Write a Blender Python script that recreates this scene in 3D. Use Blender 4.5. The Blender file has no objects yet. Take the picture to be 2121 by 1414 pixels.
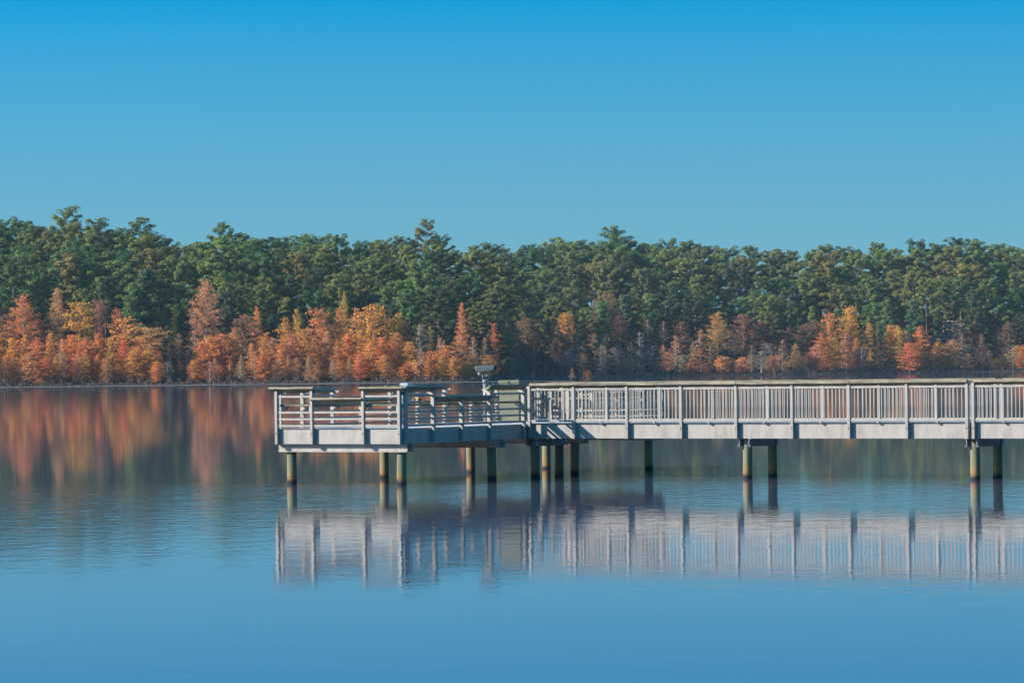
import bpy, math, random
from mathutils import Matrix, Vector

R = math.radians
rnd = random.Random(11)
scene = bpy.context.scene
COL = scene.collection

# ------------------------------------------------------------------ camera
F_PX, W_PX, H_PX = 7685.0, 2121.0, 1414.0
CAM_H, HORIZON, ROLL = 3.05, 759.0, 0.0113
_c, _s = math.cos(ROLL), math.sin(ROLL)
cam = bpy.data.cameras.new('camera')
cam_ob = bpy.data.objects.new('camera', cam)
COL.objects.link(cam_ob)
cam.sensor_width = 36.0
cam.lens = F_PX / W_PX * 36.0
cam.shift_y = (HORIZON - H_PX / 2) * _c / W_PX
cam.shift_x = -(HORIZON - H_PX / 2) * _s / W_PX
cam.clip_start, cam.clip_end = 0.5, 12000
cam_ob.matrix_world = Matrix(((_c, _s, 0, 0), (0, 0, -1, 0), (-_s, _c, 0, CAM_H), (0, 0, 0, 1)))
scene.camera = cam_ob


def ray(x, y):
    """photo pixel -> direction (X, 1, Z); gives a direction only"""
    dx, dy = x - W_PX / 2, y - H_PX / 2
    u = _c * dx - _s * dy
    v = _s * dx + _c * dy - (HORIZON - H_PX / 2)
    return u / F_PX, -v / F_PX


def at_depth(x, y, D):
    u, w = ray(x, y)
    return u * D, D, CAM_H + w * D


def px_of(X, Y, Z):
    u, v = F_PX * X / Y, F_PX * (CAM_H - Z) / Y + (HORIZON - H_PX / 2)
    return W_PX / 2 + u * _c + v * _s, H_PX / 2 - u * _s + v * _c


# ------------------------------------------------------------------ sky, sun, exposure
SUN_AZ = R(100)      # measured from the view direction towards the left of the picture
SUN_EL = R(30)
to_sun = Vector((-math.sin(SUN_AZ) * math.cos(SUN_EL), math.cos(SUN_AZ) * math.cos(SUN_EL), math.sin(SUN_EL)))
world = bpy.data.worlds.new('World')
scene.world = world
world.use_nodes = True
wn, wl = world.node_tree.nodes, world.node_tree.links
wn.clear()
w_out = wn.new('ShaderNodeOutputWorld')
w_bg = wn.new('ShaderNodeBackground')
w_sky = wn.new('ShaderNodeTexSky')
w_sky.sky_type = 'NISHITA'
w_sky.sun_disc = False
w_sky.sun_elevation = SUN_EL
w_sky.sun_rotation = -SUN_AZ
w_sky.air_density = 1.0
w_sky.dust_density = 0.3
w_sky.ozone_density = 1.0
w_tc = wn.new('ShaderNodeTexCoord')
w_map = wn.new('ShaderNodeVectorMath'); w_map.operation = 'MULTIPLY_ADD'
w_map.inputs[1].default_value = (1, 1, 3.0)
w_map.inputs[2].default_value = (0, 0, 0.22)
w_nrm = wn.new('ShaderNodeVectorMath'); w_nrm.operation = 'NORMALIZE'
w_hsv = wn.new('ShaderNodeHueSaturation')
w_sep = wn.new('ShaderNodeSeparateXYZ')
wl.new(w_tc.outputs['Generated'], w_sep.inputs[0])
w_sat = wn.new('ShaderNodeValToRGB')          # deepest blue a few degrees up, the plain sky colour higher
for el_, (p_, v_) in zip([w_sat.color_ramp.elements[0], w_sat.color_ramp.elements[1], w_sat.color_ramp.elements.new(0.5)],
                         ((0.02, 1.2), (0.42, 1.0), (0.115, 1.68))):
    el_.position = p_
    el_.color = (v_ / 2, v_ / 2, v_ / 2, 1)
w_dbl = wn.new('ShaderNodeMath'); w_dbl.operation = 'MULTIPLY'; w_dbl.inputs[1].default_value = 2.0
wl.new(w_sep.outputs['Z'], w_sat.inputs['Fac'])
wl.new(w_sat.outputs['Color'], w_dbl.inputs[0])
wl.new(w_dbl.outputs[0], w_hsv.inputs['Saturation'])
w_val = wn.new('ShaderNodeMapRange')
w_val.inputs['From Min'].default_value = 0.02
w_val.inputs['From Max'].default_value = 0.115
w_val.inputs['To Min'].default_value = 0.66
w_val.inputs['To Max'].default_value = 1.30
wl.new(w_sep.outputs['Z'], w_val.inputs['Value'])
wl.new(w_val.outputs[0], w_hsv.inputs['Value'])
w_hue = wn.new('ShaderNodeMapRange')
w_hue.inputs['From Min'].default_value = 0.03
w_hue.inputs['From Max'].default_value = 0.11
w_hue.inputs['To Min'].default_value = 0.456
w_hue.inputs['To Max'].default_value = 0.483
wl.new(w_sep.outputs['Z'], w_hue.inputs['Value'])
wl.new(w_hue.outputs[0], w_hsv.inputs['Hue'])
w_min = wn.new('ShaderNodeVectorMath'); w_min.operation = 'MINIMUM'      # above the first degrees the sky is sampled as it is
w_min.inputs[1].default_value = (9, 9, 0.56)
w_max = wn.new('ShaderNodeVectorMath'); w_max.operation = 'MAXIMUM'
wl.new(w_tc.outputs['Generated'], w_map.inputs[0])
wl.new(w_map.outputs[0], w_min.inputs[0])
wl.new(w_min.outputs[0], w_max.inputs[0])
wl.new(w_tc.outputs['Generated'], w_max.inputs[1])
wl.new(w_max.outputs[0], w_nrm.inputs[0])
wl.new(w_nrm.outputs[0], w_sky.inputs['Vector'])
wl.new(w_sky.outputs[0], w_hsv.inputs['Color'])
wl.new(w_hsv.outputs[0], w_bg.inputs['Color'])
wl.new(w_bg.outputs[0], w_out.inputs['Surface'])
w_bg.inputs['Strength'].default_value = 0.081

sun = bpy.data.lights.new('sun', 'SUN')
sun.energy = 3.8
sun.angle = R(0.5)
sun.color = (1.0, 0.93, 0.82)
sun_ob = bpy.data.objects.new('sun', sun)
COL.objects.link(sun_ob)
sun_ob.location = (-60, 60, 60)
sun_ob.rotation_euler = to_sun.to_track_quat('Z', 'Y').to_euler()

scene.view_settings.view_transform = 'Standard'
scene.view_settings.look = 'None'
scene.view_settings.gamma = 1.0
scene.view_settings.exposure = 1.25
scene.view_settings.use_curve_mapping = False
scene.render.engine = 'CYCLES'
scene.cycles.use_denoising = True
scene.cycles.denoising_prefilter = 'ACCURATE'
scene.cycles.max_bounces = 6
scene.cycles.diffuse_bounces = 2
scene.cycles.glossy_bounces = 3
scene.cycles.transmission_bounces = 3
scene.cycles.transparent_max_bounces = 8
scene.cycles.volume_bounces = 0
scene.cycles.sample_clamp_indirect = 6.0


# ------------------------------------------------------------------ materials
def new_mat(name):
    m = bpy.data.materials.new(name)
    m.use_nodes = True
    nt = m.node_tree
    nt.nodes.clear()
    out = nt.nodes.new('ShaderNodeOutputMaterial')
    return m, nt.nodes, nt.links, out


def node(ns, kind, **kw):
    n = ns.new('ShaderNode' + kind)
    for k, v in kw.items():
        if k in n.inputs:
            n.inputs[k].default_value = v
        else:
            setattr(n, k, v)
    return n


def ramp(ns, stops):
    n = ns.new('ShaderNodeValToRGB')
    e = n.color_ramp.elements
    while len(e) < len(stops):
        e.new(0.5)
    for el, (p, c) in zip(e, stops):
        el.position = p
        el.color = (*c, 1)
    return n


def mat_painted(name, base, dark, rough=0.55, scale=3.0, metallic=0.0):
    m, ns, ls, out = new_mat(name)
    b = node(ns, 'BsdfPrincipled', Roughness=rough, Metallic=metallic)
    tc = node(ns, 'TexCoord')
    mp = node(ns, 'Mapping'); mp.inputs['Scale'].default_value = (scale * 0.9, scale * 0.9, scale * 0.3)
    nz = node(ns, 'TexNoise', Scale=1.6, Detail=6.0, Roughness=0.65)
    n2 = node(ns, 'TexNoise', Scale=14.0, Detail=3.0)
    rp = ramp(ns, [(0.30, dark), (0.52, base), (0.75, tuple(min(1, c * 1.07) for c in base))])
    ls.new(tc.outputs['Object'], mp.inputs['Vector'])
    ls.new(mp.outputs[0], nz.inputs['Vector'])
    ls.new(tc.outputs['Object'], n2.inputs['Vector'])
    ls.new(nz.outputs['Fac'], rp.inputs['Fac'])
    # run-off streaks and grime with soft edges
    m2 = node(ns, 'Mapping'); m2.inputs['Scale'].default_value = (9.0, 9.0, 0.8)
    n3 = node(ns, 'TexNoise', Scale=1.3, Detail=5.0, Roughness=0.7)
    ls.new(tc.outputs['Object'], m2.inputs['Vector']); ls.new(m2.outputs[0], n3.inputs['Vector'])
    r3 = ramp(ns, [(0.30, (0.66, 0.62, 0.55)), (0.47, (1, 1, 1))])
    ls.new(n3.outputs['Fac'], r3.inputs['Fac'])
    mx = node(ns, 'Mix', data_type='RGBA', blend_type='MULTIPLY'); mx.inputs[0].default_value = 0.55
    ls.new(rp.outputs[0], mx.inputs[6]); ls.new(r3.outputs[0], mx.inputs[7])
    ls.new(mx.outputs[2], b.inputs['Base Color'])
    bp = node(ns, 'Bump', Strength=0.08, Distance=0.01)
    ls.new(n2.outputs['Fac'], bp.inputs['Height'])
    ls.new(bp.outputs[0], b.inputs['Normal'])
    ls.new(b.outputs[0], out.inputs['Surface'])
    return m


def mat_wood(name, c0, c1, c2, axis_scale=(0.7, 9, 9)):
    m, ns, ls, out = new_mat(name)
    b = node(ns, 'BsdfPrincipled', Roughness=0.85)
    tc = node(ns, 'TexCoord')
    oi = node(ns, 'ObjectInfo')
    ad = node(ns, 'VectorMath', operation='ADD')
    sc = node(ns, 'VectorMath', operation='SCALE'); sc.inputs['Scale'].default_value = 37.0
    cb = node(ns, 'CombineXYZ')
    for k in range(3):
        ls.new(oi.outputs['Random'], cb.inputs[k])
    ls.new(cb.outputs[0], sc.inputs[0])
    mp = node(ns, 'Mapping'); mp.inputs['Scale'].default_value = axis_scale
    ls.new(tc.outputs['Object'], ad.inputs[0]); ls.new(sc.outputs[0], ad.inputs[1])
    ls.new(ad.outputs[0], mp.inputs['Vector'])
    nz = node(ns, 'TexNoise', Scale=1.5, Detail=8.0, Roughness=0.7)
    n2 = node(ns, 'TexNoise', Scale=5.0, Detail=4.0)
    ls.new(mp.outputs[0], nz.inputs['Vector']); ls.new(ad.outputs[0], n2.inputs['Vector'])
    rp = ramp(ns, [(0.34, c0), (0.48, c1), (0.66, c2)])
    ls.new(nz.outputs['Fac'], rp.inputs['Fac'])
    mx = node(ns, 'Mix', data_type='RGBA', blend_type='MULTIPLY')
    mx.inputs[0].default_value = 0.6
    r2 = ramp(ns, [(0.35, (0.55, 0.57, 0.5)), (0.6, (1, 1, 1))])
    ls.new(n2.outputs['Fac'], r2.inputs['Fac'])
    ls.new(rp.outputs[0], mx.inputs[6]); ls.new(r2.outputs[0], mx.inputs[7])
    ls.new(mx.outputs[2], b.inputs['Base Color'])
    bp = node(ns, 'Bump', Strength=0.5, Distance=0.012)
    ls.new(nz.outputs['Fac'], bp.inputs['Height']); ls.new(bp.outputs[0], b.inputs['Normal'])
    ls.new(b.outputs[0], out.inputs['Surface'])
    return m


def mat_pile():
    m, ns, ls, out = new_mat('weathered_pile_wood')
    b = node(ns, 'BsdfPrincipled', Roughness=0.8)
    geo = node(ns, 'NewGeometry')
    sp = node(ns, 'SeparateXYZ')
    ls.new(geo.outputs['Position'], sp.inputs[0])
    mp = node(ns, 'Mapping'); mp.inputs['Scale'].default_value = (22, 22, 0.9)
    nz = node(ns, 'TexNoise', Scale=1.2, Detail=7.0, Roughness=0.7)
    ls.new(geo.outputs['Position'], mp.inputs['Vector']); ls.new(mp.outputs[0], nz.inputs['Vector'])
    n2 = node(ns, 'TexNoise', Scale=4.0, Detail=3.0)
    ls.new(geo.outputs['Position'], n2.inputs['Vector'])
    ma = node(ns, 'Math', operation='MULTIPLY_ADD')
    ma.inputs[1].default_value = 0.16; ma.inputs[2].default_value = -0.08
    ls.new(n2.outputs['Fac'], ma.inputs[0])
    ad = node(ns, 'Math', operation='ADD')
    ls.new(sp.outputs['Z'], ad.inputs[0]); ls.new(ma.outputs[0], ad.inputs[1])
    band = ramp(ns, [(0.0, (0.008, 0.008, 0.009)), (0.05, (0.01, 0.01, 0.01)), (0.065, (0.10, 0.05, 0.028)),
                     (0.13, (0.27, 0.125, 0.048)), (0.22, (0.27, 0.18, 0.066)), (0.36, (0.21, 0.19, 0.095)), (0.75, (0.18, 0.182, 0.12))])
    ls.new(ad.outputs[0], band.inputs['Fac'])
    gr = ramp(ns, [(0.3, (0.45, 0.45, 0.43)), (0.6, (1.05, 1.05, 1.02))])
    ls.new(nz.outputs['Fac'], gr.inputs['Fac'])
    mx = node(ns, 'Mix', data_type='RGBA', blend_type='MULTIPLY'); mx.inputs[0].default_value = 0.85
    ls.new(band.outputs[0], mx.inputs[6]); ls.new(gr.outputs[0], mx.inputs[7])
    ls.new(mx.outputs[2], b.inputs['Base Color'])
    bp = node(ns, 'Bump', Strength=0.7, Distance=0.02)
    ls.new(nz.outputs['Fac'], bp.inputs['Height']); ls.new(bp.outputs[0], b.inputs['Normal'])
    ls.new(b.outputs[0], out.inputs['Surface'])
    return m


def mat_leaf(name, translucency=0.3, hue=0.03, val=0.5, from_object=True, color=(0.1, 0.1, 0.1)):
    m, ns, ls, out = new_mat(name)
    geo = node(ns, 'NewGeometry')
    if from_object:
        oi = node(ns, 'ObjectInfo')
        csock = oi.outputs['Color']
    else:
        rgb = node(ns, 'RGB'); rgb.outputs[0].default_value = (*color, 1)
        csock = rgb.outputs[0]
    hs = node(ns, 'HueSaturation')
    mh = node(ns, 'MapRange'); mh.inputs['To Min'].default_value = 0.5 - hue; mh.inputs['To Max'].default_value = 0.5 + hue
    mv = node(ns, 'MapRange'); mv.inputs['To Min'].default_value = 1 - val; mv.inputs['To Max'].default_value = 1 + val
    ls.new(geo.outputs['Random Per Island'], mv.inputs['Value'])
    wn_ = node(ns, 'TexWhiteNoise', noise_dimensions='1D')
    ls.new(geo.outputs['Random Per Island'], wn_.inputs['W'])
    ls.new(wn_.outputs['Value'], mh.inputs['Value'])
    ls.new(mh.outputs[0], hs.inputs['Hue']); ls.new(mv.outputs[0], hs.inputs['Value'])
    ls.new(csock, hs.inputs['Color'])
    d = node(ns, 'BsdfDiffuse'); t = node(ns, 'BsdfTranslucent')
    mx = node(ns, 'MixShader'); mx.inputs[0].default_value = translucency
    ls.new(hs.outputs[0], d.inputs['Color']); ls.new(hs.outputs[0], t.inputs['Color'])
    ls.new(d.outputs[0], mx.inputs[1]); ls.new(t.outputs[0], mx.inputs[2])
    ls.new(mx.outputs[0], out.inputs['Surface'])
    return m


def mat_noise(name, c0, c1, scale=2.0, rough=0.9, bump=0.3):
    m, ns, ls, out = new_mat(name)
    b = node(ns, 'BsdfPrincipled', Roughness=rough)
    tc = node(ns, 'TexCoord')
    nz = node(ns, 'TexNoise', Scale=scale, Detail=6.0, Roughness=0.65)
    ls.new(tc.outputs['Object'], nz.inputs['Vector'])
    rp = ramp(ns, [(0.35, c0), (0.65, c1)])
    ls.new(nz.outputs['Fac'], rp.inputs['Fac']); ls.new(rp.outputs[0], b.inputs['Base Color'])
    bp = node(ns, 'Bump', Strength=bump, Distance=0.02)
    ls.new(nz.outputs['Fac'], bp.inputs['Height']); ls.new(bp.outputs[0], b.inputs['Normal'])
    ls.new(b.outputs[0], out.inputs['Surface'])
    return m


def mat_water():
    m, ns, ls, out = new_mat('lake_water')
    b = node(ns, 'BsdfPrincipled', Roughness=0.038, IOR=1.333)
    b.inputs['Base Color'].default_value = (0.052, 0.066, 0.108, 1)
    geo = node(ns, 'NewGeometry')
    sp = node(ns, 'SeparateXYZ')
    ls.new(geo.outputs['Position'], sp.inputs[0])
    # ripples: longer waves and short wavelets
    mp = node(ns, 'Mapping'); mp.inputs['Scale'].default_value = (1.5, 1.0, 1)
    n1 = node(ns, 'TexNoise', Scale=1.0, Detail=2.5, Roughness=0.55, Distortion=0.7)
    ls.new(geo.outputs['Position'], mp.inputs['Vector']); ls.new(mp.outputs[0], n1.inputs['Vector'])
    mp2 = node(ns, 'Mapping'); mp2.inputs['Scale'].default_value = (3.4, 5.0, 1)
    n2 = node(ns, 'TexNoise', Scale=1.0, Detail=2.0, Roughness=0.5)
    ls.new(geo.outputs['Position'], mp2.inputs['Vector']); ls.new(mp2.outputs[0], n2.inputs['Vector'])
    # breeze patch: the near water is ruffled, the far water lies calm
    n3 = node(ns, 'TexNoise', Scale=0.06, Detail=3.0)
    ls.new(geo.outputs['Position'], n3.inputs['Vector'])
    ed = node(ns, 'Math', operation='MULTIPLY_ADD'); ed.inputs[1].default_value = 34.0
    ls.new(n3.outputs['Fac'], ed.inputs[0]); ls.new(sp.outputs['Y'], ed.inputs[2])
    mr = node(ns, 'MapRange'); mr.interpolation_type = 'SMOOTHSTEP'
    mr.inputs['From Min'].default_value = 106; mr.inputs['From Max'].default_value = 124
    mr.inputs['To Min'].default_value = 1.0; mr.inputs['To Max'].default_value = 0.07
    ls.new(ed.outputs[0], mr.inputs['Value'])
    a1 = node(ns, 'Math', operation='MULTIPLY'); a1.inputs[1].default_value = 0.0058
    a2 = node(ns, 'Math', operation='MULTIPLY_ADD'); a2.inputs[1].default_value = 0.0017
    ls.new(n1.outputs['Fac'], a1.inputs[0])
    ls.new(n2.outputs['Fac'], a2.inputs[0]); ls.new(a1.outputs[0], a2.inputs[2])
    m4 = node(ns, 'MapRange'); m4.interpolation_type = 'SMOOTHSTEP'
    m4.inputs['From Min'].default_value = 60; m4.inputs['From Max'].default_value = 95
    m4.inputs['To Min'].default_value = 0.3; m4.inputs['To Max'].default_value = 1.0
    ls.new(ed.outputs[0], m4.inputs['Value'])
    m5 = node(ns, 'Math', operation='MULTIPLY')
    ls.new(mr.outputs[0], m5.inputs[0]); ls.new(m4.outputs[0], m5.inputs[1])
    a3 = node(ns, 'Math', operation='MULTIPLY')
    ls.new(a2.outputs[0], a3.inputs[0]); ls.new(m5.outputs[0], a3.inputs[1])
    bp = node(ns, 'Bump', Strength=1.0, Distance=1.0)
    ls.new(a3.outputs[0], bp.inputs['Height']); ls.new(bp.outputs[0], b.inputs['Normal'])
    ls.new(b.outputs[0], out.inputs['Surface'])
    return m


M = {}
M['metal'] = mat_painted('grey_aluminium', (0.325, 0.297, 0.27), (0.225, 0.203, 0.18), 0.6)
M['deckgrey'] = mat_painted('pale_deck', (0.44, 0.432, 0.425), (0.36, 0.352, 0.34), 0.7)
M['wood'] = mat_wood('weathered_timber', (0.055, 0.046, 0.034), (0.185, 0.155, 0.11), (0.32, 0.275, 0.20))
M['pile'] = mat_pile()
M['bolt'] = mat_noise('dark_bolt', (0.015, 0.015, 0.015), (0.03, 0.03, 0.03))
M['leaf'] = mat_leaf('leaf_foliage', 0.46, 0.018, 0.4)
M['needle'] = mat_leaf('pine_needles', 0.2, 0.02, 0.5)
M['bark_pale'] = mat_noise('pale_cypress_bark', (0.22, 0.19, 0.16), (0.36, 0.32, 0.28), 3.0)
M['bark_dark'] = mat_noise('pine_bark', (0.10, 0.08, 0.065), (0.22, 0.18, 0.15), 2.0)
M['ground'] = mat_noise('forest_floor', (0.04, 0.03, 0.02), (0.09, 0.065, 0.04), 0.4)
M['mud'] = mat_noise('pale_mud', (0.06, 0.056, 0.056), (0.115, 0.107, 0.107), 0.5)
M['water'] = mat_water()
M['brush'] = mat_leaf('grey_brush', 0.15, 0.02, 0.45, False, (0.17, 0.13, 0.105))
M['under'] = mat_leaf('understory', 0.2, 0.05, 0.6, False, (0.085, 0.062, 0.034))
M['green'] = mat_noise('olive_green_panel', (0.105, 0.11, 0.068), (0.13, 0.135, 0.085), 4.0, 0.5, 0.05)
M['scopegrey'] = mat_noise('grey_enamel', (0.155, 0.16, 0.155), (0.205, 0.21, 0.205), 6.0, 0.4, 0.03)
M['black'] = mat_noise('black_rubber', (0.012, 0.012, 0.014), (0.03, 0.03, 0.035), 8.0, 0.4, 0.05)
M['white'] = mat_noise('white_plastic', (0.30, 0.33, 0.36), (0.40, 0.43, 0.46), 6.0, 0.35, 0.02)
M['red'] = mat_noise('red_print', (0.30, 0.02, 0.03), (0.38, 0.03, 0.04), 6.0, 0.5, 0.0)
M['blue'] = mat_noise('blue_print', (0.06, 0.14, 0.4), (0.08, 0.18, 0.5), 6.0, 0.5, 0.0)
M['orange'] = mat_noise('orange_plastic', (0.48, 0.22, 0.02), (0.60, 0.3, 0.03), 8.0, 0.4, 0.02)
M['tan'] = mat_noise('tan_card', (0.5, 0.36, 0.24), (0.6, 0.45, 0.3), 8.0, 0.7, 0.02)


# ------------------------------------------------------------------ mesh helpers
class MB:
    def __init__(self):
        self.v, self.f = [], []

    def box(self, x0, y0, z0, x1, y1, z1):
        b = len(self.v)
        self.v += [(x0, y0, z0), (x1, y0, z0), (x1, y1, z0), (x0, y1, z0), (x0, y0, z1), (x1, y0, z1), (x1, y1, z1), (x0, y1, z1)]
        self.f += [(b, b + 3, b + 2, b + 1), (b + 4, b + 5, b + 6, b + 7), (b, b + 1, b + 5, b + 4), (b + 1, b + 2, b + 6, b + 5), (b + 2, b + 3, b + 7, b + 6), (b + 3, b, b + 4, b + 7)]
        return self

    def tube(self, pts, radii, n=6, cap=True):
        b = len(self.v)
        m = len(pts)
        for i, p in enumerate(pts):
            p = Vector(p)
            d = (Vector(pts[min(i + 1, m - 1)]) - Vector(pts[max(i - 1, 0)])).normalized()
            a = d.cross(Vector((0, 0, 1)) if abs(d.z) < 0.9 else Vector((1, 0, 0))).normalized()
            c = d.cross(a)
            for k in range(n):
                t = 2 * math.pi * k / n
                self.v.append(tuple(p + (a * math.cos(t) + c * math.sin(t)) * radii[i]))
        for i in range(m - 1):
            for k in range(n):
                k2 = (k + 1) % n
                self.f.append((b + i * n + k, b + i * n + k2, b + (i + 1) * n + k2, b + (i + 1) * n + k))
        if cap:
            self.f.append(tuple(b + k for k in range(n - 1, -1, -1)))
            self.f.append(tuple(b + (m - 1) * n + k for k in range(n)))
        return self

    def prism(self, poly, axis, lo, hi):
        """poly in the two other axes, extruded along axis 0/1/2"""
        b, n = len(self.v), len(poly)
        for e in (lo, hi):
            for (p, q) in poly:
                self.v.append((e, p, q) if axis == 0 else (p, e, q) if axis == 1 else (p, q, e))
        for k in range(n):
            k2 = (k + 1) % n
            self.f.append((b + k, b + k2, b + n + k2, b + n + k))
        self.f.append(tuple(b + k for k in range(n - 1, -1, -1)))
        self.f.append(tuple(b + n + k for k in range(n)))
        return self

    def leaf(self, p, a, c):
        b = len(self.v)
        p = Vector(p)
        self.v += [tuple(p - a), tuple(p + c * 0.9 - a * 0.1), tuple(p + a), tuple(p - c + a * 0.1)]
        self.f.append((b, b + 1, b + 2, b + 3))

    def mesh(self, name, mat, smooth=False):
        me = bpy.data.meshes.new(name)
        me.from_pydata(self.v, [], self.f)
        me.materials.append(mat)
        if smooth:
            me.polygons.foreach_set('use_smooth', [True] * len(me.polygons))
        me.update()
        return me


def link(name, data, parent=None, loc=(0, 0, 0), rot=(0, 0, 0), scale=(1, 1, 1)):
    o = bpy.data.objects.new(name, data)
    COL.objects.link(o)
    o.location = loc
    o.rotation_euler = rot
    o.scale = scale
    if parent:
        o.parent = parent
    return o


def tag(o, label, cat, group=None):
    o['label'] = label
    o['category'] = cat
    if group:
        o['group'] = group
    return o


def structure(o):
    o['kind'] = 'structure'
    return o


def stuff(o, label, cat):
    o['kind'] = 'stuff'
    o['label'] = label
    o['category'] = cat
    return o


def bevelled(o, w=0.006, seg=1):
    md = o.modifiers.new('bevel', 'BEVEL')
    md.width = w
    md.segments = seg
    md.limit_method = 'ANGLE'
    return o


def interp(x, tab):
    if x <= tab[0][0]:
        return tab[0][1]
    for (a, b), (c, d) in zip(tab, tab[1:]):
        if x <= c:
            return b + (d - b) * (x - a) / (c - a)
    return tab[-1][1]


ONES = 'first second third fourth fifth sixth seventh eighth ninth tenth eleventh twelfth thirteenth fourteenth fifteenth sixteenth seventeenth eighteenth nineteenth'.split()
TENS = ['', '', 'twent', 'thirt', 'fort', 'fift', 'sixt', 'sevent', 'eight', 'ninet']


def ordinal(n):
    if n < 20:
        return ONES[n - 1]
    if n >= 100:
        return 'hundredth' if n == 100 else 'hundred-and-' + ordinal(n - 100)
    t, u = divmod(n, 10)
    return TENS[t] + 'ieth' if u == 0 else TENS[t] + 'y-' + ONES[u - 1]


# ------------------------------------------------------------------ lake, banks, wooded hill
SHORE = [(-4000, 740), (-400, 748), (0, 752), (500, 757), (950, 760), (1010, 768), (1050, 860), (1090, 950),
         (1300, 975), (1700, 1005), (2100, 1045), (2600, 1060), (6000, 1075)]
RISE = [(-12, -1.5), (-4, -0.6), (0, 0.03), (8, 0.3), (25, 0.9), (60, 3.2), (130, 11.0), (250, 19.0), (700, 21.0), (6000, 22.0)]


def shore_depth(px):
    return interp(px, SHORE)


def ground_z(px, D):
    return interp(D - shore_depth(px), RISE)


def fan(name, s_list, px_list, zfun, mat, wob=0.0):
    mb = MB()
    r2 = random.Random(5)
    for px in px_list:
        for i, s in enumerate(s_list):
            D = shore_depth(px) + s + (r2.uniform(-wob, wob) if wob else 0)
            mb.v.append(((px - W_PX / 2) / F_PX * D, D, zfun(px, s, i)))
    n = len(s_list)
    for i in range(len(px_list) - 1):
        for j in range(n - 1):
            mb.f.append((i * n + j, (i + 1) * n + j, (i + 1) * n + j + 1, i * n + j + 1))
    return link(name, mb.mesh(name, mat, True))


pxs = list(range(-2800, -400, 400)) + list(range(-400, 2560, 20)) + list(range(2560, 5000, 400))
hill = structure(fan('hillside', [-12, -4, 0, 4, 8, 16, 25, 40, 60, 90, 130, 180, 250, 400, 700, 1200], pxs,
                     lambda px, s, i: interp(s, RISE) + (0.15 * math.sin(px * 0.05 + s) if s > 4 else 0), M['ground']))
w = MB()
w.v = [(-620, -20, 0), (620, -20, 0), (620, 1110, 0), (-620, 1110, 0)]
w.f = [(0, 1, 2, 3)]
structure(link('lake', w.mesh('lake', M['water'])))
# near bank under the camera
nb = MB()
rows = [(-90, 1.6), (-30, 1.6), (2, 1.45), (8, 0.7), (14, 0.1), (18, -0.6)]
for x in range(-300, 301, 30):
    for (y, z) in rows:
        nb.v.append((x, y, z))
for i in range(20):
    for j in range(5):
        nb.f.append((i * 6 + j, (i + 1) * 6 + j, (i + 1) * 6 + j + 1, i * 6 + j + 1))
structure(link('near_bank', nb.mesh('near_bank', M['ground'], True)))


# pale mud shelf along the far shore
def strip(name, pa, pb, near, far, z=0.06):
    mb = MB()
    r3 = random.Random(pa)
    n = 0
    for px in range(pa, pb + 1, 12):
        for s in (near + r3.uniform(-6, 6), far):
            D = (interp(px, [(900, 760), (1220, 772)]) + s + 40) if name == 'mud_spit' else shore_depth(px) + s
            mb.v.append(((px - W_PX / 2) / F_PX * D, D, z))
        n += 1
    for i in range(n - 1):
        mb.f.append((2 * i, 2 * i + 2, 2 * i + 3, 2 * i + 1))
    return structure(link(name, mb.mesh(name, M['mud'])))


strip('mud_shelf', -400, 1030, -40, 3)
strip('mud_shelf', 1950, 2500, -22, 3)
strip('mud_spit', 1000, 1195, -75, -55)

# ------------------------------------------------------------------ pier
A_DIR = R(30.2866)
PC = Vector((-2.9824, 96.4912, 0))          # front right corner of the platform (post faces)
dv = Vector((math.cos(A_DIR), -math.sin(A_DIR), 0))
nv = Vector((math.sin(A_DIR), math.cos(A_DIR), 0))


def solve_u(px, t, z=1.6):
    """u along the platform where the vertical line at (t, u) shows at column px"""
    lo, hi = -2.0, 16.0
    for _ in range(50):
        mid = (lo + hi) / 2
        p = PC + dv * t + nv * mid
        if px_of(p.x, p.y, z)[0] < px:
            lo = mid
        else:
            hi = mid
    return (lo + hi) / 2


platform = link('fishing_platform', None, None, PC, (0, 0, -A_DIR))
tag(platform, 'grey T-head fishing platform with slatted railings standing on timber piles in the lake', 'pier')
boardwalk = link('boardwalk', None, None, PC, (0, 0, -A_DIR))
tag(boardwalk, 'long grey boardwalk with upright balusters joining the fishing platform from the right', 'boardwalk')

Z_DECK, Z_FB = 1.47, 1.067
PD = 0.115       # how far posts stand out from the fascia
PW = 0.085
T0, T1 = -3.93, 0.035          # fascia planes, left and right sides
U0, U1 = PD, 14.70             # fascia planes, front and rear ends
UB0 = 6.59 + PD                # boardwalk fascia, near side
UB1 = UB0 + 1.773              # far side

POST_MESH = {}


def post_mesh(top):
    k = round(top, 3)
    if k not in POST_MESH:
        mb = MB().box(-PW / 2, 0.0015, Z_FB - 0.012, PW / 2, PD, top)
        POST_MESH[k] = mb.mesh('post', M['metal'])
    return POST_MESH[k]


bolt_me = MB().tube([(0, PD - 0.004, 1.336), (0, PD + 0.006, 1.336)], [0.016, 0.016], 8).mesh('bolt', M['bolt'])


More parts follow.
